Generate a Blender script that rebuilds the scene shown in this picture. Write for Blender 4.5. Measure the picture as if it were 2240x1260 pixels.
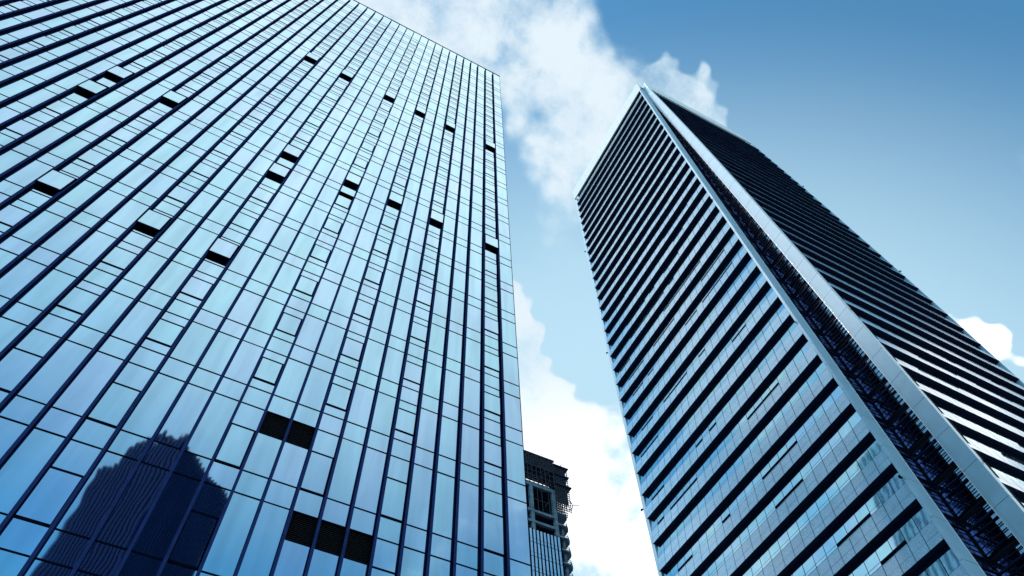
import bpy, math, random
from mathutils import Vector, Matrix
R = random.Random(11)
for o in list(bpy.data.objects): bpy.data.objects.remove(o)
scene = bpy.context.scene
col = scene.collection
# ------------------------------------------------------------------ camera
# world frame: X runs along the long facade of the glass tower, Y at right angles, Z up, ground at 0
GRID = math.radians(30.3)
def rot(v):
    c, s = math.cos(-GRID), math.sin(-GRID)
    return Vector((c*v[0]-s*v[1], s*v[0]+c*v[1], v[2]))
PITCH, ROLL, FPX = math.radians(60.1687), math.radians(-3.5089), 1566.47
CAMZ = 1.6
fw = Vector((0, math.cos(PITCH), math.sin(PITCH))); up = Vector((0, -math.sin(PITCH), math.cos(PITCH))); rt = Vector((1, 0, 0))
r2 = rt*math.cos(ROLL)+up*math.sin(ROLL); u2 = -rt*math.sin(ROLL)+up*math.cos(ROLL)
fw, r2, u2 = rot(fw), rot(r2), rot(u2)
cam_d = bpy.data.cameras.new('camera'); cam = bpy.data.objects.new('camera', cam_d); col.objects.link(cam)
cam_d.sensor_width = 36; cam_d.lens = 36*FPX/2240; cam_d.clip_start = .1; cam_d.clip_end = 6000
M = Matrix((r2, u2, -fw)).transposed().to_4x4(); M.translation = (0, 0, CAMZ); cam.matrix_world = M
scene.camera = cam
def project(p):                       # pixel of a world point in the 2240 x 1260 photograph
    d = Vector(p)-Vector((0, 0, CAMZ)); w = d.dot(fw)
    if w < .1: return None
    return (1120+FPX*d.dot(r2)/w, 630-FPX*d.dot(u2)/w)
def pix_dir(x, y):
    return (fw*FPX+r2*(x-1120)-u2*(y-630)).normalized()
def seen_area(pts):
    q = [project(p) for p in pts]
    if any(a is None for a in q): return 0
    if max(a[0] for a in q) < 0 or min(a[0] for a in q) > 2240 or max(a[1] for a in q) < 0 or min(a[1] for a in q) > 1260: return 0
    s = 0
    for i in range(len(q)):
        a, b = q[i], q[(i+1) % len(q)]; s += a[0]*b[1]-a[1]*b[0]
    return abs(s)/2
# ------------------------------------------------------------------ sky
SUN_AZ, SUN_EL = math.radians(165), math.radians(52)      # azimuth counter-clockwise from +X
SKY_STRENGTH = .15; EXPOSURE = .5
world = bpy.data.worlds.new('World'); scene.world = world; world.use_nodes = True
nt = world.node_tree; N = nt.nodes; Lk = nt.links; N.clear()
def nd(t, **k):
    n = N.new(t)
    for a, b in k.items(): setattr(n, a, b)
    return n
def put(sock, v):
    if hasattr(v, 'node'): Lk.new(v, sock)
    else: sock.default_value = v
def mth(op, a, b=None, c=None, clamp=False):
    n = nd('ShaderNodeMath', operation=op); n.use_clamp = clamp
    put(n.inputs[0], a)
    if b is not None: put(n.inputs[1], b)
    if c is not None: put(n.inputs[2], c)
    return n.outputs[0]
def vmth(op, a, b=None):
    n = nd('ShaderNodeVectorMath', operation=op); put(n.inputs[0], a)
    if b is not None: put(n.inputs[1], b)
    return n
def mrange(v, a, b, c=0., d=1., smooth=True):
    n = nd('ShaderNodeMapRange'); n.interpolation_type = 'SMOOTHSTEP' if smooth else 'LINEAR'
    put(n.inputs[0], v); n.inputs[1].default_value = a; n.inputs[2].default_value = b; n.inputs[3].default_value = c; n.inputs[4].default_value = d
    return n.outputs[0]
def wmix(f, a, b, mode='MIX'):
    n = nd('ShaderNodeMix', data_type='RGBA', blend_type=mode); put(n.inputs[0], f); put(n.inputs[6], a); put(n.inputs[7], b)
    return n.outputs[2]
def noise(vec, scale, detail=8., rough=.55, dist=0.):
    n = nd('ShaderNodeTexNoise'); n.inputs['Scale'].default_value = scale; n.inputs['Detail'].default_value = detail
    n.inputs['Roughness'].default_value = rough; n.inputs['Distortion'].default_value = dist; Lk.new(vec, n.inputs['Vector']); return n
sky = nd('ShaderNodeTexSky'); sky.sky_type = 'NISHITA'; sky.sun_disc = False
sky.sun_elevation = SUN_EL; sky.sun_rotation = math.pi/2-SUN_AZ
sky.altitude = 0; sky.air_density = 1.0; sky.dust_density = .15; sky.ozone_density = 2.2
tc = nd('ShaderNodeTexCoord'); D = tc.outputs['Generated']
sep = nd('ShaderNodeSeparateXYZ'); Lk.new(D, sep.inputs[0]); dz = sep.outputs[2]
# cumulus banks: centre (in photograph pixels), radius in degrees, weight
BANKS = [(1060, -170, 6, 1.), (1080, -50, 5, 1.), (1110, 40, 4.5, 1.), (1170, 120, 4.5, 1.), (1240, 200, 4.2, 1.), (1310, 150, 2.8, .9), (1180, 280, 3.8, .95), (1270, 300, 3.4, .85), (1150, 380, 3, .7), (1220, 400, 3.2, .6),
         (1455, 172, 1.9, .85), (1250, 590, 3.2, .40), (1145, 770, 1.8, 1.), (1185, 860, 2.4, 1.), (1235, 960, 3.2, 1.05), (1340, 1080, 5, 1.15), (1180, 1060, 4.5, 1.15), (1430, 1210, 6.5, 1.2),
         (2275, 810, 1.6, .85), (2325, 900, 2.6, 1.)]
BANK_DIRS = [(pix_dir(x, y), r, w) for x, y, r, w in BANKS]
for az, el, r, w in [(-10, 40, 5, 1.25), (-24, 37, 7, 1.2), (-12, 28, 9, 1.1), (-38, 33, 8, 1.), (-58, 40, 7, .55), (112, 76, 7, 1.), (132, 64, 7, .85), (137, 50, 8, .8), (-125, 24, 9, .8), (-155, 30, 11, .8), (170, 28, 12, .9), (128, 22, 12, 1.), (-75, 18, 9, .8)]:  # unseen banks, several added to brighten reflections in stone and glass
    a, e = math.radians(az), math.radians(el)
    BANK_DIRS.append((Vector((math.cos(a)*math.cos(e), math.sin(a)*math.cos(e), math.sin(e))), r, w))
warp = noise(D, 3.2, 4., .6)
wv = vmth('SUBTRACT', warp.outputs['Color'], (.5, .5, .5)); wv2 = nd('ShaderNodeVectorMath', operation='SCALE'); Lk.new(wv.outputs[0], wv2.inputs[0]); wv2.inputs['Scale'].default_value = .06
DW = vmth('ADD', D, wv2.outputs[0]).outputs[0]
field = None
for c, r, w in BANK_DIRS:
    dt = vmth('DOT_PRODUCT', DW, tuple(c)).outputs['Value']
    b = mrange(dt, math.cos(math.radians(r*1.95)), math.cos(math.radians(r*.1)), 0., w)
    field = b if field is None else mth('SMOOTH_MAX', field, b, .15)
n1 = noise(DW, 5., 5., .6, .1).outputs['Fac']
n2 = noise(D, 13., 7., .68, .15).outputs['Fac']
nn = mth('ADD', mth('MULTIPLY', mth('SUBTRACT', n1, .5), 1.4), mth('MULTIPLY', mth('SUBTRACT', n2, .5), 1.3))
nn = mth('MULTIPLY', nn, mrange(field, .05, .6, .15, 1.))
dens = mth('ADD', field, nn)
cover = mrange(dens, .18, 1.2)
thick = mrange(dens, .45, 1.25)
FS = 1/(SKY_STRENGTH*2**EXPOSURE)    # colours below are given as they should appear
fc = lambda r, g, b: (r*FS, g*FS, b*FS, 1.)
base = wmix(1., sky.outputs[0], (.53, 1.02, 1.02, 1.), 'MULTIPLY')
# hazy air: pale towards the horizon, most of all low ahead of the camera
gl = Vector((math.cos(math.radians(50))*math.cos(math.radians(25)), math.sin(math.radians(50))*math.cos(math.radians(25)), math.sin(math.radians(25))))
glow = mrange(vmth('DOT_PRODUCT', D, tuple(gl)).outputs['Value'], .555, .88)
low = mrange(dz, .15, .62, 1., 0.)
pale = wmix(mth('MULTIPLY', mth('MAXIMUM', glow, mth('MULTIPLY', low, .12)), .9), base, fc(.56, .83, .98))
# thin high veil on the side behind the camera: it is what the glass tower mirrors
veil = mth('MULTIPLY', mrange(dz, .55, .86), mrange(mth('ADD', mth('MULTIPLY', sep.outputs[1], -1.), mth('MULTIPLY', sep.outputs[0], -.35)), .02, .16))
veil = mth('MULTIPLY', veil, mrange(n1, .15, .75, .72, 1.))
pale = wmix(veil, pale, wmix(mrange(dz, .82, .95), fc(.88, 1.04, 1.12), fc(1.2, 1.33, 1.38)))
bright = wmix(mrange(dz, .64, .82, 1., 0.), fc(.80, .91, .99), fc(1.6, 1.66, 1.7))
cloud = wmix(thick, fc(.56, .78, .93), bright)
skycol = wmix(cover, pale, cloud)
bg = nd('ShaderNodeBackground'); bg.inputs['Strength'].default_value = SKY_STRENGTH; Lk.new(skycol, bg.inputs['Color'])
wo = nd('ShaderNodeOutputWorld'); Lk.new(bg.outputs[0], wo.inputs['Surface'])
# ------------------------------------------------------------------ sun, view
sd = bpy.data.lights.new('sun', 'SUN'); sd.energy = 1.5; sd.angle = math.radians(14); sd.color = (1., .97, .93)
so = bpy.data.objects.new('sun', sd); col.objects.link(so)
sv = Vector((math.cos(SUN_AZ)*math.cos(SUN_EL), math.sin(SUN_AZ)*math.cos(SUN_EL), math.sin(SUN_EL)))
so.rotation_euler = sv.to_track_quat('Z', 'Y').to_euler(); so.location = sv*300
vs = scene.view_settings; vs.view_transform = 'Standard'; vs.look = 'None'; vs.exposure = EXPOSURE; vs.gamma = 1; vs.use_curve_mapping = False
scene.render.engine = 'CYCLES'
scene.cycles.max_bounces = 7; scene.cycles.glossy_bounces = 5; scene.cycles.diffuse_bounces = 3
# ------------------------------------------------------------------ materials
def material(name, colour, rough=.5, metal=0., spec=.5, bump=None, vary=None, coat=0., coat_rough=.1, streak=0.):
    m = bpy.data.materials.new(name); m.use_nodes = True; t = m.node_tree; b = t.nodes['Principled BSDF']
    b.inputs['Base Color'].default_value = (*colour, 1); b.inputs['Roughness'].default_value = rough; b.inputs['Metallic'].default_value = metal
    b.inputs['Specular IOR Level'].default_value = spec; b.inputs['Coat Weight'].default_value = coat; b.inputs['Coat Roughness'].default_value = coat_rough
    g = t.nodes.new('ShaderNodeNewGeometry')
    if bump:
        sc, dist, det = bump
        n = t.nodes.new('ShaderNodeTexNoise'); n.inputs['Scale'].default_value = sc; n.inputs['Detail'].default_value = det; t.links.new(g.outputs['Position'], n.inputs['Vector'])
        bp = t.nodes.new('ShaderNodeBump'); bp.inputs['Strength'].default_value = 1.; bp.inputs['Distance'].default_value = dist
        t.links.new(n.outputs['Fac'], bp.inputs['Height']); t.links.new(bp.outputs[0], b.inputs['Normal'])
    if vary:
        sc, amt, det = vary
        mp = t.nodes.new('ShaderNodeMapping'); t.links.new(g.outputs['Position'], mp.inputs['Vector'])
        if streak: mp.inputs['Scale'].default_value = (1, 1, streak)
        n = t.nodes.new('ShaderNodeTexNoise'); n.inputs['Scale'].default_value = sc; n.inputs['Detail'].default_value = det; n.inputs['Distortion'].default_value = .4; t.links.new(mp.outputs[0], n.inputs['Vector'])
        r = t.nodes.new('ShaderNodeMapRange'); r.inputs[1].default_value = .3; r.inputs[2].default_value = .7; r.inputs[3].default_value = 1-amt; r.inputs[4].default_value = 1+amt; t.links.new(n.outputs['Fac'], r.inputs[0])
        x = t.nodes.new('ShaderNodeMix'); x.data_type = 'RGBA'; x.blend_type = 'MULTIPLY'; x.inputs[0].default_value = 1.; x.inputs[6].default_value = (*colour, 1)
        t.links.new(r.outputs[0], x.inputs[7]); t.links.new(x.outputs[2], b.inputs['Base Color'])
    return m
GL = [material('coated_glass_%s' % n, c, .025, 1., vary=(1.6, .10, 6.), streak=.10, bump=(.55, .0055, 1.5)) for n, c in
      (('cyan', (.47, .70, .80)), ('blue', (.48, .69, .81)), ('mauve', (.50, .68, .82)), ('teal', (.46, .71, .795)))]
GR = [material('window_glass_%s' % n, c, .05, 1., vary=(1.2, .06, 4.), bump=(.7, .004, 1.5)) for n, c in
      (('cyan', (.42, .66, .74)), ('blue', (.42, .63, .75)), ('teal', (.39, .66, .73)))]
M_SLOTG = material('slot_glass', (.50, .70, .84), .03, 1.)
M_SLOTD = material('slot_glass_dimmed', (.08, .14, .40), .4, 1.)  # left-wall copy of the slot glass, darkened to imitate dimness behind the slats
M_FIN = material('navy_fin_metal', (.026, .046, .16), .65, .0, .0, vary=(3., .15, 3.))
M_BLACK = material('black_gasket_metal', (.004, .006, .016), .8, 0., .0)
M_CORE = material('dark_interior', (.006, .008, .014), .9, 0., .1)
M_GRILLE = material('black_grille', (.006, .007, .01), .6, 0., .3)
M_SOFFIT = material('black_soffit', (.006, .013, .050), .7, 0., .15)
def stone_material():
    m = material('polished_granite', (.30, .38, .45), .22, 0., .5, coat=1., coat_rough=.08)
    m.node_tree.nodes['Principled BSDF'].inputs['Coat IOR'].default_value = 1.75
    t = m.node_tree; b = t.nodes['Principled BSDF']; g = t.nodes.new('ShaderNodeNewGeometry')
    w = t.nodes.new('ShaderNodeTexNoise'); w.inputs['Scale'].default_value = 4.5; w.inputs['Detail'].default_value = 5; w.inputs['Distortion'].default_value = 3.2
    t.links.new(g.outputs['Position'], w.inputs['Vector'])
    v = t.nodes.new('ShaderNodeTexNoise'); v.inputs['Scale'].default_value = .7; v.inputs['Detail'].default_value = 4; t.links.new(g.outputs['Position'], v.inputs['Vector'])
    r = t.nodes.new('ShaderNodeValToRGB'); r.color_ramp.elements[0].position = .34; r.color_ramp.elements[0].color = (.20, .37, .53, 1); r.color_ramp.elements[1].position = .70; r.color_ramp.elements[1].color = (.46, .65, .80, 1)
    e = r.color_ramp.elements.new(.52); e.color = (.29, .48, .645, 1)
    t.links.new(w.outputs['Fac'], r.inputs[0])
    x = t.nodes.new('ShaderNodeMix'); x.data_type = 'RGBA'; x.blend_type = 'MULTIPLY'; x.inputs[0].default_value = .5
    t.links.new(r.outputs[0], x.inputs[6]); rr = t.nodes.new('ShaderNodeMapRange'); rr.inputs[1].default_value = .3; rr.inputs[2].default_value = .7; rr.inputs[3].default_value = .8; rr.inputs[4].default_value = 1.2
    t.links.new(v.outputs['Fac'], rr.inputs[0]); t.links.new(rr.outputs[0], x.inputs[7]); t.links.new(x.outputs[2], b.inputs['Base Color'])
    return m
M_STONE = stone_material()
M_PANEL = material('pale_aluminium_panel', (.36, .54, .68), .5, .0, .4, vary=(.5, .08, 4.))
M_WHITE = material('white_trim_and_lit_faces', (.84, .88, .9), .35, 0., .5)  # real on the trims; flange and right parapet get their brightness painted in
M_PARAPET = material('pale_parapet_panel', (.48, .56, .60), .5, 0., .4, vary=(.4, .04, 3.))
M_SLAT = material('navy_louver_metal', (.006, .012, .05), .55, 0., .08)
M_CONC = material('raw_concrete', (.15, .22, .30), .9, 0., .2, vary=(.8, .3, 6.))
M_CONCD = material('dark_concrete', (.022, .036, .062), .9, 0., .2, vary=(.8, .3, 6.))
M_SCAF = material('scaffold_steel', (.014, .024, .05), .6, 0., .3)
M_RIB = material('navy_tower_rib', (.010, .024, .095), .7, 0., .04)
M_RIBD = material('navy_tower_wall', (.003, .006, .026), .7, 0., .04)
M_GROUND = material('paving', (.10, .11, .12), .85, 0., .2, vary=(.3, .25, 6.))
# ------------------------------------------------------------------ mesh helpers
class MB:
    def __init__(s): s.v = []; s.f = []; s.m = []
    def hexa(s, p, mi=0):             # 8 corners: bottom 4 (ccw), top 4
        b = len(s.v); s.v += [tuple(q) for q in p]
        for f in ((0, 3, 2, 1), (4, 5, 6, 7), (0, 1, 5, 4), (1, 2, 6, 5), (2, 3, 7, 6), (3, 0, 4, 7)): s.f.append(tuple(b+i for i in f)); s.m.append(mi)
    def box(s, x0, x1, y0, y1, z0, z1, mi=0):
        s.hexa([(x0, y0, z0), (x1, y0, z0), (x1, y1, z0), (x0, y1, z0), (x0, y0, z1), (x1, y0, z1), (x1, y1, z1), (x0, y1, z1)], mi)
    def poly(s, pts, mi=0):
        b = len(s.v); s.v += [tuple(q) for q in pts]; s.f.append(tuple(range(b, b+len(pts)))); s.m.append(mi)
    def bar(s, a, b, w, mi=0):        # square bar between two points
        a, b = Vector(a), Vector(b); d = (b-a).normalized(); h = Vector((0, 0, 1)) if abs(d.z) < .9 else Vector((1, 0, 0))
        x = d.cross(h).normalized()*w/2; y = d.cross(x).normalized()*w/2
        s.hexa([a-x-y, a+x-y, a+x+y, a-x+y, b-x-y, b+x-y, b+x+y, b-x+y], mi)
    def mesh(s, name, mats):
        me = bpy.data.meshes.new(name); me.from_pydata(s.v, [], s.f)
        for m in (mats if isinstance(mats, (list, tuple)) else [mats]): me.materials.append(m)
        if any(s.m): me.polygons.foreach_set('material_index', s.m)
        me.update(); return me
    def build(s, name, mats, parent=None, kind=None, label=None):
        o = bpy.data.objects.new(name, s.mesh(name, mats)); col.objects.link(o); o.parent = parent
        if kind: o['kind'] = kind
        if label: o['label'] = label
        return o
def empty(name, loc, rz, label, cat):
    o = bpy.data.objects.new(name, None); col.objects.link(o); o.location = loc; o.rotation_euler = (0, 0, rz); o.empty_display_size = 2
    o['label'] = label; o['category'] = cat; return o
# ------------------------------------------------------------------ ground
g = MB(); g.box(-1500, 1500, -1500, 1500, -1, 0); g.build('ground', M_GROUND, None, 'structure')
# ================================================================== glass tower (left)
P0 = rot((.0956, 26.1693, 0)); RZ = math.radians(30.7209)-GRID
tower = empty('glass_tower', (P0.x, P0.y, 0), RZ, 'tall blue mirror-glass tower with dark vertical fins, filling the left half of the picture', 'tower')
T2W = Matrix.Translation((P0.x, P0.y, 0)) @ Matrix.Rotation(RZ, 4, 'Z')
FOOT = 13.45
MEAS = [1.22, 2.47, 3.72, 4.87, 6.03, 7.18, 8.33, 9.48, 10.62, 11.78, 12.93, 14.07, 15.22, 16.37, 17.62, 18.87, 20.12, 21.35, 22.62, 23.87, 25.08, 26.3, 27.56, 28.81, 30.05, 31.31, 32.56, 33.8, 35.02]
while MEAS[-1] < 56: MEAS.append(MEAS[-1]+1.235)
FIN = list(MEAS)
EDGE = [0.]+FIN                       # bay k lies between EDGE[k] and EDGE[k+1]
ZT = 110.4545+CAMZ
first = lambda i: (25.855+4*i if i >= 0 else 25.855+4.72*i)+CAMZ
I0, I1 = -4, 21
OPER = {1, 5, 8, 11, 15, 18, 22, 25, 29, 32, 36, 39}
OPEN = {(1, 12), (1, 6), (5, 12), (5, 6), (8, 12), (8, 6), (11, 12), (11, 6), (15, 12), (15, 6), (15, 5), (15, 2), (18, 12), (18, 2), (22, 6), (22, 2), (25, 6), (25, 5)}
GAP = .031; MUL = .036
panes = []; sashes = []; grilles = []; missing = []
nb = len(EDGE)-1
for k in range(nb):
    x0, x1 = -EDGE[k+1]+MUL, -EDGE[k]-(MUL if k else .045)
    for i in range(I0, I1):
        fz = first(i); nz = first(i+1); sz = nz-1.14
        if i == I1-1: nz = sz = ZT-.16
        def pane(a, b): panes.append((x0, x1, a+GAP, b-GAP))
        if nz > sz: pane(sz, nz)
        if i >= 0:
            if k in OPER and i < I1-1:
                a, b = fz+.60, fz+2.235
                pane(fz, a); sashes.append((x0, x1, a, b, (k, i) in OPEN))
                if (k, i) == (11, 5): missing.append((x0, x1, b, sz))
                else: pane(b, sz)
            else: pane(fz, sz)
        else:
            b = sz-1.36
            gr = (i == -1 and k in (9, 10)) or (i == -2 and k in (6, 7, 8))
            if k in OPER or gr or (i == -2 and k in (15,)) or (i == -3 and k in (15, 11)):
                if gr: pane(fz, b); grilles.append((x0, x1, b, sz))
                else: sashes.append((x0, x1, fz, b, False)); pane(b, sz)
            else: pane(fz, sz)
def loc2w(p): return T2W @ Vector(p)
def pane_box(mb, q, mi, depth=.02, y=0.):
    x0, x1, a, b = q; tx, tz = R.gauss(0, .0024), R.gauss(0, .0016); xc, zc = (x0+x1)/2, (a+b)/2
    f = lambda x, z: y+tx*(x-xc)+tz*(z-zc)
    mb.hexa([(x0, f(x0, a), a), (x1, f(x1, a), a), (x1, f(x1, a)+depth, a), (x0, f(x0, a)+depth, a), (x0, f(x0, b), b), (x1, f(x1, b), b), (x1, f(x1, b)+depth, b), (x0, f(x0, b)+depth, b)], mi)
def ranked(items, corners, n):
    a = [(seen_area(corners(q)), j) for j, q in enumerate(items)]; a.sort(reverse=True)
    top = {j for s, j in a[:n] if s > 0}
    return top
tops = ranked(panes, lambda q: [loc2w((q[0], 0, q[2])), loc2w((q[1], 0, q[2])), loc2w((q[1], 0, q[3])), loc2w((q[0], 0, q[3]))], 300)
rest = MB()
for j, q in enumerate(panes):
    mi = R.choice((0, 0, 1, 1, 2, 3))
    if j in tops:
        m = MB(); pane_box(m, q, 0); m.build('pane', GL[mi], tower)
    else: pane_box(rest, q, mi)
rest.build('upper_panes', GL, tower, 'stuff')
def sash_frame(w, h, t=.045, e=.085, back=0.):
    m = MB(); m.box(0, w, 0, t, 0, e); m.box(0, w, 0, t, h-e, h); m.box(0, e*.7, 0, t, e, h-e); m.box(w-e, w, 0, t, e, h-e)
    if back: m.box(.05, w-.05, t, t+back, .05, h-.05)  # black block imitates the dark opening behind an open sash
    return m
for (x0, x1, a, b, opened) in sashes:
    if opened: x0, x1, a, b = x0-.03, x1+.03, a-.02, b+.02
    w, h = x1-x0, b-a; yf = -.25 if opened else -.03
    m = sash_frame(w, h, back=.20 if opened else 0.); o = m.build('window_sash', M_BLACK, tower)
    p = MB(); p.box(.055, w-.08, .008, .026, .082, h-.082); g_ = p.build('sash_pane', R.choice(GL), o)
    for q in (o,):
        for v in q.data.vertices: v.co.z -= h
    for v in g_.data.vertices: v.co.z -= h
    o.location = (x0, yf, b); o.rotation_euler = (math.radians(R.gauss(0, .12)-(.8 if opened else 0)), 0, R.gauss(0, .0012))
for (x0, x1, a, b) in grilles:
    m = MB(); m.box(x0, x1, .01, .03, a, a+.05); m.box(x0, x1, .01, .03, b-.05, b); m.box(x0, x0+.04, .01, .03, a+.05, b-.05); m.box(x1-.04, x1, .01, .03, a+.05, b-.05)
    o = m.build('ventilation_grille', M_BLACK, tower)
    n = 14; st = (b-a-.12)/n
    sl = MB(); sl.hexa([(x0+.04, .012, 0), (x1-.04, .012, 0), (x1-.04, .055, .03), (x0+.04, .055, .03), (x0+.04, .012, .012), (x1-.04, .012, .012), (x1-.04, .055, .042), (x0+.04, .055, .042)])
    me = sl.mesh('grille_slat', M_GRILLE)
    for i in range(n):
        s = bpy.data.objects.new('grille_slat', me); col.objects.link(s); s.parent = o; s.location = (0, 0, a+.07+st*i)
m = MB(); m.box(-EDGE[-1], -.02, .32, 30, 0, ZT-.3); m.build('core_wall', M_CORE, tower)
m = MB(); m.box(-.035, .0, -.01, .3, 0, ZT); m.build('corner_trim', M_BLACK, tower)
m = MB(); m.box(-EDGE[-1], .02, -.05, .5, ZT-.13, ZT); m.build('roof_coping', M_BLACK, tower)
side = MB(); ys = [.04+1.24*i for i in range(25)]
for ya, yb in zip(ys, ys[1:]):
    for i in range(I0, I1):
        for a, b in ((first(i), first(i+1)-1.14), (first(i+1)-1.14, first(i+1))):
            if b > ZT: continue
            side.box(-.03, R.gauss(.004, .003), ya+.04, yb-.04, a+.03, b-.03, R.randrange(4))
side.build('side_panes', GL, tower, 'stuff')
fs = MB(); fs.box(-.02, .36, -.055, .055, 8, ZT-1.); fsm = fs.mesh('side_fin', M_FIN)
for y in ys[1:]:
    o = bpy.data.objects.new('side_fin', fsm); col.objects.link(o); o.parent = tower; o.location = (0, y, 0)
zl = []
for i in range(I0, I1):
    zl.append(first(i))
    if i > I0: zl.append(first(i)-1.14)
for z in zl:
    m = MB(); m.box(-EDGE[-1], -.036, -.016, .07, z-.03, z+.03); m.build('transom', M_BLACK, tower)
fin_h = ZT-.95
blade = MB(); blade.box(-.058, .058, -.20, -.15, 8, fin_h); blade.box(-.042, .042, -.15, -.125, 8, fin_h); blade.box(-.016, .016, -.21, -.20, 8, fin_h)
for i in range(I0+1, I1): blade.box(-.061, .061, -.204, -.153, first(i)-.02, first(i)-.008)
fme = blade.mesh('fin', M_FIN)
mul = MB(); mul.box(-.042, .042, -.055, .06, 8, fin_h-.1); mme = mul.mesh('mullion', M_BLACK)
br = MB()
for i in range(I0+1, I1):
    for dz_ in (0, -1.14): br.box(-.038, .038, -.127, -.053, first(i)+dz_-.10, first(i)+dz_+.10)
bme = br.mesh('fin_brackets', M_BLACK)
for t in FIN:
    o = bpy.data.objects.new('fin', fme); col.objects.link(o); o.parent = tower; o.location = (-t, 0, 0)
    b = bpy.data.objects.new('fin_brackets', bme); col.objects.link(b); b.parent = o; b['kind'] = 'stuff'
    q = bpy.data.objects.new('mullion', mme); col.objects.link(q); q.parent = tower; q.location = (-t, 0, 0)
# ================================================================== banded tower (right)
rtw = empty('banded_tower', (50, 23, 0), 0, 'tall corner tower with stacked stone and glass bands and a dark louvred slot, at right', 'tower')
OFF = Vector((50, 23, 0))
def XL(z): z -= CAMZ; return 49.13+.0211*(z-56)+.000082*(z-56)*(z-100)
def YR(z): z -= CAMZ; return 18.32+.0144*(z-40)+.000121*(z-40)*(z-92)
def YC(z): return 22.56+.0035*(z-CAMZ-40)
def XC(z): return 53.1+.006*(z-CAMZ-46)
class MO(MB):                        # coordinates given in world space, stored relative to the tower's base
    def hexa(s, p, mi=0): MB.hexa(s, [Vector(q)-OFF for q in p], mi)
    def poly(s, p, mi=0): MB.poly(s, [Vector(q)-OFF for q in p], mi)
ZA = lambda k: 3.8+4*k+CAMZ
K0, K1 = 3, 41
DEP = .52; DEPR = .42
YEND, XEND = 54.0, 85.2
NBL = 22; NBR = 22
def face_L(k, y, s, inset=0.):       # point on the leaning face of floor k of the left-hand facade
    z0, z1 = ZA(k), ZA(k+1); xa, xb = XL(z0), XL(z1)+DEP
    return Vector((xa+(xb-xa)*s+inset, y, z0+(z1-z0)*s))
def face_R(k, x, s, inset=0.):
    z0, z1 = ZA(k), ZA(k+1); ya, yb = YR(z0), YR(z1)+DEPR
    return Vector((x, ya+(yb-ya)*s+inset, z0+(z1-z0)*s))
def slab(mb, fn, k, a, b, s0, s1, i0, i1, mi=0):
    P = [fn(k, a, s0, i0), fn(k, b, s0, i0), fn(k, b, s0, i1), fn(k, a, s0, i1), fn(k, a, s1, i0), fn(k, b, s1, i0), fn(k, b, s1, i1), fn(k, a, s1, i1)]
    mb.hexa(P, mi)
def ends(side, k):
    if side == 'L': return YC(ZA(k))+.02, YEND
    return XC(ZA(k))+.62, XEND
bays = {}
stones, glasses, vents = [], [], []
for side, fn, nbay in (('L', face_L, NBL), ('R', face_R, NBR)):
    for k in range(K0, K1+1):
        a, b = ends(side, k); w = (b-a)/nbay
        state = [False]*nbay; j = 2
        while j < nbay-1:
            if R.random() < .20:
                n = R.choice((1, 2, 2, 3, 4, 5, 7)); 
                for q in range(j, min(j+n, nbay-1)): state[q] = True
                j += n+1
            else: j += 1
        if R.random() < .25: state = [False]*nbay
        for j in range(nbay):
            p, q = a+w*j+.033, a+w*(j+1)-.033
            stones.append((side, fn, k, p, q, 0., .188)); stones.append((side, fn, k, p, q, .195, .466))
            if j < 2:
                glasses.append((side, fn, k, p, q, .478, .99))
            else:
                glasses.append((side, fn, k, p, q, .57, .99)); vents.append((side, fn, k, p, q, .482, .557, state[j]))
def corners4(t): return [t[1](t[2], t[3], t[5]), t[1](t[2], t[4], t[5]), t[1](t[2], t[4], t[6]), t[1](t[2], t[3], t[6])]
def emit(items, name, mats, i0, i1, n, restname):
    top = ranked(items, corners4, n); rest = MO()
    for j, t in enumerate(items):
        mi = R.randrange(len(mats)); jit = R.gauss(0, .003)
        if j in top:
            m = MO(); slab(m, t[1], t[2], t[3], t[4], t[5], t[6], i0+jit, i1); m.build(name, mats[mi], rtw)
        else: slab(rest, t[1], t[2], t[3], t[4], t[5], t[6], i0+jit, i1, mi)
    rest.build(restname, mats, rtw, 'stuff')
emit(stones, 'stone_panel', [M_STONE], 0., .06, 300, 'upper_stone_panels')
emit(glasses, 'window_pane', GR, .028, .05, 300, 'upper_window_panes')
def vent_geo(mb, t, mats_i):
    side, fn, k, p, q, s0, s1, op = t
    if not op: slab(mb, fn, k, p, q, s0, s1, .02, .05, mats_i); return
    o = -.11                          # lower edge pushed out
    P = [fn(k, p, s0, o), fn(k, q, s0, o), fn(k, q, s0, o+.03), fn(k, p, s0, o+.03), fn(k, p, s1, .0), fn(k, q, s1, .0), fn(k, q, s1, .03), fn(k, p, s1, .03)]
    mb.hexa(P, 3)  # open sash all black, imitating the dark gap and unlit inner side
vm = GR+[M_BLACK]
ot = [t for t in vents]
top = ranked(ot, lambda t: corners4(t[:7]), 300); rest = MO()
for j, t in enumerate(ot):
    mi = R.randrange(3)
    if j in top:
        m = MO(); vent_geo(m, t, mi)
        m.build('vent_sash', vm, rtw)
    else: vent_geo(rest, t, mi)
rest.build('upper_vent_sashes', vm, rtw, 'stuff')
back = MO()
for side, fn in (('L', face_L), ('R', face_R)):
    for k in range(K0, K1+1):
        a, b = ends(side, k)
        slab(back, fn, k, a, b, .0, .995, .065, .16)
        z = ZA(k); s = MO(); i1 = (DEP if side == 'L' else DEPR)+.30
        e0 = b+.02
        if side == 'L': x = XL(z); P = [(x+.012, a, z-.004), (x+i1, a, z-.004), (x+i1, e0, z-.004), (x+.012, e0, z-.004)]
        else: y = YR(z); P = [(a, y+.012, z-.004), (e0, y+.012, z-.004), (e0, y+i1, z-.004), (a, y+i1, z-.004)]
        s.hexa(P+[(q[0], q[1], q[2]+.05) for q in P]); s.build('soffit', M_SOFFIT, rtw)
back.build('facade_backing', M_CORE, rtw)
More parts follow.
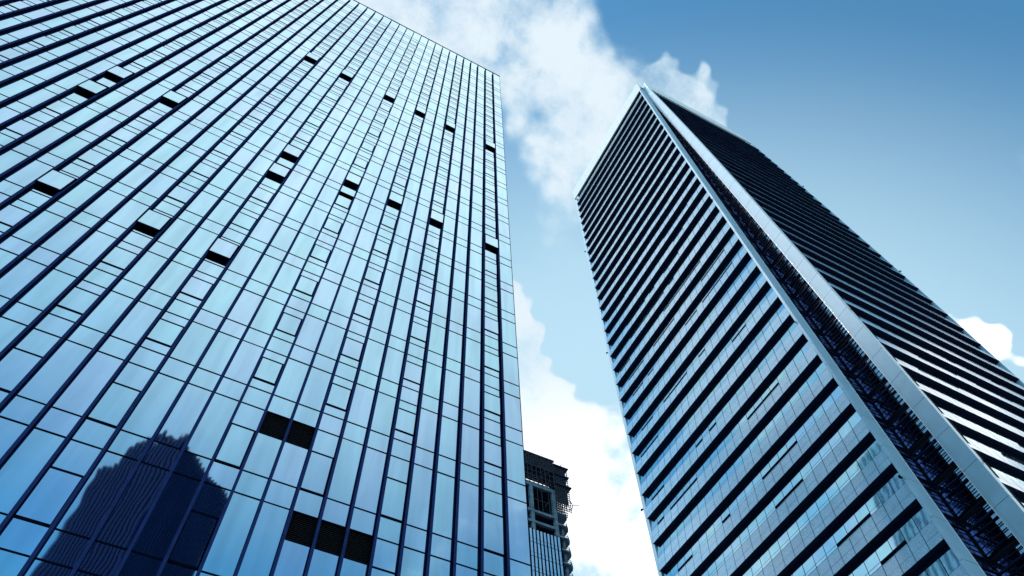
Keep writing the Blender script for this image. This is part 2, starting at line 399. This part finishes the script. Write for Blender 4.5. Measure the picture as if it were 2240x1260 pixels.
# end cheeks of the leaning floors
for side in ('L', 'R'):
    for k in range(K0, K1+1):
        z0, z1 = ZA(k), ZA(k+1); m = MO()
        if side == 'L':
            y = YEND+.005; tri = [(XL(z0), y, z0), (XL(z0)+DEP+.3, y, z0), (XL(z1)+DEP+.3, y, z1), (XL(z1)+DEP, y, z1)]; sh = Vector((0, .03, 0))
        else:
            x = XEND+.005; tri = [(x, YR(z0), z0), (x, YR(z0)+DEPR+.3, z0), (x, YR(z1)+DEPR+.3, z1), (x, YR(z1)+DEPR, z1)]; sh = Vector((.03, 0, 0))
        tri = [Vector(q) for q in tri]; m.hexa(tri+[q+sh for q in tri]); m.build('end_cheek', M_STONE, rtw)
# core
core = MO(); ZTOP = 177.3+CAMZ; zs = [0, 12, 30, 50, 70, 90, 110, 130, 150, ZTOP-5.2]
rings = []
for z in zs:
    xl, yr = XL(max(z, 14))+DEP+.34, YR(max(z, 14))+DEP+.34
    rings.append([(xl, 54.2, z), (xl, 23.25, z), (54.3, 23.25, z), (54.3, yr, z), (85.1, yr, z), (85.1, 54.2, z)])
for a, b in zip(rings, rings[1:]):
    for i in range(6): core.poly([a[i], a[(i+1) % 6], b[(i+1) % 6], b[i]])
core.poly(rings[-1]); core.build('core_wall', M_CORE, rtw)
m = MO(); z = ZA(K0); xl, yr = XL(z), YR(z)
for q in ([(xl, 22.3), (xl, 54.2), (xl+4, 54.2), (xl+4, 22.3)], [(53.2, yr), (85.4, yr), (85.4, yr+4), (53.2, yr+4)]):
    m.hexa([(*p, 0) for p in q]+[(*p, z-.06) for p in q])
m.build('base_wall', M_STONE, rtw)
# columns either side of the slot, panel by panel
def zjoint(k, o): return o+4*k+CAMZ
for k in range(4, 44):
    z0, z1 = zjoint(k, 1.72)+.022, zjoint(k+1, 1.72)-.022
    if z0 > ZTOP: break
    z1 = min(z1, ZTOP-.02)
    m = MO(); P = []
    for z in (z0, z1):
        x, y = XL(z)-.025, YC(z)
        P.append([(x, y, z), (x, y-.30, z), (x+1.5, y-.30, z), (x+1.5, y-.22, z), (x+.10, y-.22, z), (x+.10, y, z)])
    a, b = P
    for i in range(6): m.poly([a[i], b[i], b[(i+1) % 6], a[(i+1) % 6]])
    m.poly(a); m.poly(b[::-1]); m.build('column_panel', M_PANEL, rtw)
    m = MO(); P = []
    for z in (z0-.012, z1+.012):
        x, y = XL(z)-.025+1.5, YC(z)-.33; P += [(x, y, z), (x+.06, y, z), (x+.06, y+.14, z), (x, y+.14, z)]
    m.hexa(P); m.build('edge_trim', M_WHITE, rtw)
    z0, z1 = zjoint(k, 2.1)+.022, min(zjoint(k+1, 2.1)-.022, ZTOP-.02)
    if z0 > ZTOP: break
    for nm, ya, yb, dx, mt in (('column_panel', 0., 1.32, 0., M_PANEL), ('column_return', 1.345, 1.58, .05, M_PANEL)):
        m = MO(); P = []
        for z in (z0, z1):
            x, y = XC(z)+dx, YR(z)-.03; P += [(x, y+ya, z), (x+.10, y+ya, z), (x+.10, y+yb, z), (x, y+yb, z)]
        m.hexa(P); m.build(nm, mt, rtw)
    m = MO(); P = []
    for z in (z0, z1):
        x, y = XC(z)+.103, YR(z)-.03; P += [(x, y, z), (x+.50, y, z), (x+.50, y+.08, z), (x, y+.08, z)]
    m.hexa(P); m.build('column_flange', M_WHITE, rtw)  # bright reflection on this face put into its white colour
    m = MO(); P = []
    for z in (z0-.012, z1+.012):
        x, y = XC(z)+.05, YR(z)+1.58; P += [(x, y, z), (x+.08, y, z), (x+.08, y+.06, z), (x, y+.06, z)]
    m.hexa(P); m.build('edge_trim', M_WHITE, rtw)
# backs of the columns
m = MO()
for a, b in zip(zs[1:], zs[2:]+[ZTOP]):
    P = []
    for z in (a, b): x, y = XL(z)+.12, YC(z)-.2; P += [(x, y, z), (x+1.2, y, z), (x+1.2, y+.17, z), (x, y+.17, z)]
    m.hexa(P); P = []
    for z in (a, b): x, y = XC(z)+.13, YR(z)+.06; P += [(x, y, z), (54.4, y, z), (54.4, y+1.45, z), (x, y+1.45, z)]
    m.hexa(P)
m.build('column_core', M_CORE, rtw)
# louvres in the slot
YS, XS = 22.72, 53.58
k = 0; z = 16.
while z < 168:
    m = MO(); xa = XL(z)+1.52; y0 = YR(z)+1.6; t = .08; h = .06
    fl = (k % 7 == 0)
    if fl: h = .16; t = .2
    m.hexa([(xa, YS, z), (XS, YS, z), (XS, YS+t, z), (xa, YS+t, z), (xa, YS, z+h), (XS, YS, z+h), (XS, YS+t, z+h), (xa, YS+t, z+h)])
    m.hexa([(XS, y0, z), (XS+t, y0, z), (XS+t, YS+t, z), (XS, YS+t, z), (XS, y0, z+h), (XS+t, y0, z+h), (XS+t, YS+t, z+h), (XS, YS+t, z+h)])
    m.build('louver_slat', M_SLAT, rtw); z += .5714; k += 1
for k in range(4, 42):
    z0, z1 = ZA(k)+.5, ZA(k+1)-.25; xa = XL(z0)+1.5; y0 = YR(z1)+1.5
    nx = 4; w = (53.9-xa)/nx
    for j in range(nx):
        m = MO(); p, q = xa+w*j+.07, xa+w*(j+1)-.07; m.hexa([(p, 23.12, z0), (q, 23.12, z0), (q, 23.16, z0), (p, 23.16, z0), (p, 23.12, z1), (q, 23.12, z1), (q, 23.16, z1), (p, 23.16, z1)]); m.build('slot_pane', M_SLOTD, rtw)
    ny = 3; w = (23.0-y0)/ny
    for j in range(ny):
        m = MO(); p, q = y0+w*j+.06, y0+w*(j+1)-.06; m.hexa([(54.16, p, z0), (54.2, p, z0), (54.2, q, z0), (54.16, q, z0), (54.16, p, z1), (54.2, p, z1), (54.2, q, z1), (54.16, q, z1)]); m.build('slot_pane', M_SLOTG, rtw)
# end columns and parapets
m = MO(); P = []
for nm in ('L', 'R'):
    m = MO()
    for a, b in zip(zs, zs[1:-1]+[ZTOP-5]):
        P = []
        for z in (a, b):
            zz = max(z, 14)
            if nm == 'L': x = XL(zz)+.30; P += [(x, 54.06, z), (x+1.2, 54.06, z), (x+1.2, 54.62, z), (x, 54.62, z)]
            else: y = YR(zz)+.07; P += [(85.24, y, z), (85.42, y, z), (85.42, y+1.2, z), (85.24, y+1.2, z)]
        m.hexa(P)
    m.build('end_column', M_PANEL, rtw)
zp0, zp1 = ZA(K1+1)-3.55, ZTOP
zp0 = 172.15+CAMZ
n = 16
for j in range(n):
    m = MO(); ya, yb = 22.45+(54.5-22.45)*j/n+.01, 22.45+(54.5-22.45)*(j+1)/n-.01; P = []
    for z in (zp0, zp1): x = XL(zp0)-.03; P += [(x, ya, z), (x+.25, ya, z), (x+.25, yb, z), (x, yb, z)]
    m.hexa(P); m.build('parapet_panel', M_PARAPET, rtw)
    m = MO(); xa, xb = 53.85+(84.6-53.85)*j/n+.01, 53.85+(84.6-53.85)*(j+1)/n-.01; P = []
    for z in (zp0, zp1): y = YR(zp0)-.03; P += [(xa, y, z), (xb, y, z), (xb, y+.25, z), (xa, y+.25, z)]
    m.hexa(P); m.build('parapet_panel', M_WHITE, rtw)  # right side painted whiter than the left to imitate its bright reflection
m = MO()
for q in ([(XL(zp1)+.3, 22.6), (XL(zp1)+.3, 54.3), (84.3, 54.3), (84.3, YR(zp1)+.4), (54.2, YR(zp1)+.4), (54.2, 22.6)],):
    m.poly([(*p, zp1-2.2) for p in q])
m.build('roof_deck', M_CONC, rtw)
# facade-cleaning anchors
def anchor(p, d):
    m = MO(); p = Vector(p); d = Vector(d); m.bar(p, p+d*.26, .12); m.bar(p+d*.26+Vector((0, 0, -.12)), p+d*.26+Vector((0, 0, .12)), .17); m.bar(p+d*.15, p+d*.15+Vector((0, 0, .24)), .06)
    m.build('cleaning_anchor', M_BLACK, rtw)
for z in (142, 102, 66, 42):
    z += CAMZ
    anchor((XL(z)-.03, YC(z), z), (-1, 0, 0)); anchor((XL(z)+.3, 54.6, z), (-.5, .8, 0)); anchor((XC(z)+.6, YR(z)-.03, z), (.3, -1, 0)); anchor((85.42, YR(z)+.1, z), (.8, -.5, 0))
# ================================================================== unfinished tower (far, middle)
UY = 120.71
uc = empty('unfinished_tower', (66, UY, 0), 0, 'dark unfinished concrete tower with scaffolding, seen between the two big towers', 'tower')
OFF_U = Vector((66, UY, 0))
class MU(MB):
    def hexa(s, p, mi=0): MB.hexa(s, [Vector(q)-OFF_U for q in p], mi)
def ubox(name, mat, *a, kind=None):
    m = MU(); m.box(*a); return m.build(name, mat, uc, kind)
C = CAMZ
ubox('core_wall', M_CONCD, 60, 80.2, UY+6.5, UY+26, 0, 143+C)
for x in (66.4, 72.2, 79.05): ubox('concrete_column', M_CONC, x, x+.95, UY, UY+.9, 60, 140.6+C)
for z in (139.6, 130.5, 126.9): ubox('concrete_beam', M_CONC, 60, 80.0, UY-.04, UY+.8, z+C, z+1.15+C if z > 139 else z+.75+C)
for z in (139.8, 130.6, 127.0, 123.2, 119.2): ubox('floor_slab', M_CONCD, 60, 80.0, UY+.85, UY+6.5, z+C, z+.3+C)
for x in (70.5, 74.6, 75.9, 78.0): ubox('scaffold_pole', M_SCAF, x, x+.16, UY+.3, UY+.46, 131.2+C, 139.6+C)
ubox('scaffold_rail', M_SCAF, 72, 79, UY+.25, UY+.4, 135.2+C, 135.35+C)
ubox('site_hoarding', M_CONCD, 69, 72.2, UY+.95, UY+1.05, 123.5+C, 130.4+C)
# curtain wall already hung on the lower floors
cx0, cx1, n = 63.0, 79.9, 17; w = (cx1-cx0)/n
for j in range(n):
    for i in range(9):
        z1 = 124.3+C-4.2*i
        for a, b in ((z1-3.0, z1-.08), (z1-4.12, z1-3.08)):
            m = MU(); m.box(cx0+w*j+.09, cx0+w*(j+1)-.09, UY-.35, UY-.3, a, b); m.build('pane', R.choice(GL), uc)
for j in range(n+1): ubox('mullion', M_BLACK, cx0+w*j-.09, cx0+w*j+.09, UY-.55, UY-.28, 80, 124.4+C)
ubox('curtain_backing', M_CORE, cx0, cx1, UY-.28, UY-.06, 80, 124.2+C)
# corner balconies
for i in range(14):
    z = 133.6+C-3.95*i
    m = MU(); P = [(80.2, UY+.2), (82.6, UY+.2), (83.9, UY+1.6), (83.9, UY+9), (80.2, UY+9)]
    for zz, hh, g_ in ((z, .45, 0),):
        b = len(m.v)
        for q in P: m.v.append((q[0]-OFF_U.x, q[1]-OFF_U.y, zz-hh))
        for q in P: m.v.append((q[0]-OFF_U.x, q[1]-OFF_U.y, zz))
        k_ = len(P); m.f.append(tuple(range(b+k_-1, b-1, -1))); m.f.append(tuple(range(b+k_, b+2*k_))); m.m += [0, 0]
        for q in range(k_): m.f.append((b+q, b+(q+1) % k_, b+k_+(q+1) % k_, b+k_+q)); m.m.append(0)
    o = m.build('balcony_slab', M_CONC, uc)
    m = MU()
    for a, b in zip(P[:4], P[1:4]): m.bar((*a, z+.35), (*b, z+.35), .12); m.bar((*a, z+.9), (*b, z+.9), .1)
    m.bar((*P[1], z), (*P[1], z+.95), .12); m.bar((*P[2], z), (*P[2], z+.95), .12)
    m.build('balcony_rail', M_SCAF, o)
ubox('core_wall', M_CONCD, 80.2, 81.6, UY+3.5, UY+12, 60, 143+C)
ubox('concrete_column', M_CONC, 81.6, 82.3, UY+1.2, UY+2, 60, 131+C)
# scaffold round the top
RS = random.Random(5)
m = MU()
def frame(x0, x1, y, z0, z1, sx, sz):
    x = x0
    while x <= x1+.01: m.bar((x, y, z0), (x, y, z1+RS.uniform(0, .9)), .13); x += sx
    z = z0
    while z <= z1+.01: m.bar((x0, y, z), (x1, y, z), .13); z += sz
    x = x0
    while x < x1-sx:
        z = z0
        while z < z1-sz:
            if RS.random() < .55: m.bar((x, y, z), (x+sx, y, z+sz), .09)
            z += sz
        x += sx
for y in (UY-.9, UY+.6, UY+3): frame(66, 80.2, y, 146.3+C, 150.6+C, .75, .7); frame(66, 80.2, y, 140.8+C, 146.3+C, 1.35, 1.8)
for y in (UY-.6, UY+1.5, UY+4): frame(79.8, 84.5, y, 134+C, 149.6+C, .62, .8)
for i in range(60):
    x = RS.uniform(66, 84); z = RS.uniform(143, 150); m.bar((x, UY-.8, z+C), (x+RS.uniform(-1.5, 1.5), UY+RS.uniform(0, 3), z+C+RS.uniform(-1, 1.5)), .14)
m.build('scaffold', M_SCAF, uc, 'stuff')
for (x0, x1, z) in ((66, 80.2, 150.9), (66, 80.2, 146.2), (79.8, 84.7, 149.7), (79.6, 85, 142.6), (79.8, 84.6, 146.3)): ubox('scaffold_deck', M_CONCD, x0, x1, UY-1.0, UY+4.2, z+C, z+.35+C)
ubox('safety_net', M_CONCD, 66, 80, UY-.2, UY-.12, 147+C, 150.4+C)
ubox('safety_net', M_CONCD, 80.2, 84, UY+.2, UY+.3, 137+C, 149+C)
m = MU(); prev = None
for i in range(17):
    a = math.pi*(i/16-.5); p = (84.0+1.2*math.cos(a), UY, 137.2+C+1.6*math.sin(a)*1.)
    if prev: m.bar(prev, p, .16)
    prev = p
m.bar((85.1, UY, 137.3+C), (87.3, UY, 138.2+C), .14); m.build('hoist_arm', M_SCAF, uc)
m = MU(); m.bar((82.4, UY, 150.3+C), (83.3, UY, 152.2+C), .16); m.bar((82.0, UY, 151.2+C), (83.6, UY, 151.1+C), .1); m.build('roof_davit', M_SCAF, uc)
# ================================================================== tower behind the camera, seen mirrored in the glass
ln = rot((math.sin(math.radians(30.7209)), -math.cos(math.radians(30.7209)), 0))
def mirror(p):
    p = Vector(p); d = (p-Vector((P0.x, P0.y, 0))).dot(ln); return p-ln*(2*d)
K = rot((-75.437, 105.874, 121.27)); KA = math.radians(76)-GRID; KB = math.radians(166)-GRID
dr, dl = Vector((math.cos(KA), math.sin(KA), 0)), Vector((math.cos(KB), math.sin(KB), 0))
base = mirror((K.x, K.y, 0)); dr_m = mirror(Vector((K.x, K.y, 0))+dr)-base; dl_m = mirror(Vector((K.x, K.y, 0))+dl)-base
rb = empty('ribbed_tower', (base.x, base.y, 0), 0, 'dark navy ribbed tower with a stepped top, seen mirrored in the glass at lower left', 'tower')
def rbox(name, mat, a0, a1, b0, b1, z0, z1, kind=None):      # a along the right-hand face, b along the left-hand face
    f = lambda a, b, z: dr_m*a+dl_m*b+Vector((0, 0, z))
    m = MB(); m.hexa([f(a0, b0, z0), f(a1, b0, z0), f(a1, b1, z0), f(a0, b1, z0), f(a0, b0, z1), f(a1, b0, z1), f(a1, b1, z1), f(a0, b1, z1)])
    return m.build(name, mat, rb, kind)
rbox('wall', M_RIBD, .2, 19.6, .2, 15.2, 0, 123.5+C); rbox('wall', M_RIBD, .25, 19.5, 15.2, 20.2, 0, 121.5+C)
rbox('crown_wall', M_RIBD, .5, 9, 5, 15.2, 123.5+C, 128.5+C); rbox('crown_wall', M_RIBD, .3, 4.5, .3, 5, 123.5+C, 125.6+C); rbox('roof_plant', M_RIBD, 1, 4.5, 1.2, 4.2, 125.6+C, 127.6+C)
j = 0; b = .1
while b < 20.1:
    top = (125.8 if b < 5 else 128.9) if b < 15.3 else 121.9
    rbox('rib', M_RIB, -.45, .22, b, b+.62, 0, top+C+(.5 if j % 2 else 0)); b += 1.22; j += 1
a = .6
while a < 19.6: rbox('rib', M_RIB, a, a+.3, -.35, .22, 0, 123.6+C+(.7 if j % 2 else 0)); a += .62; j += 1
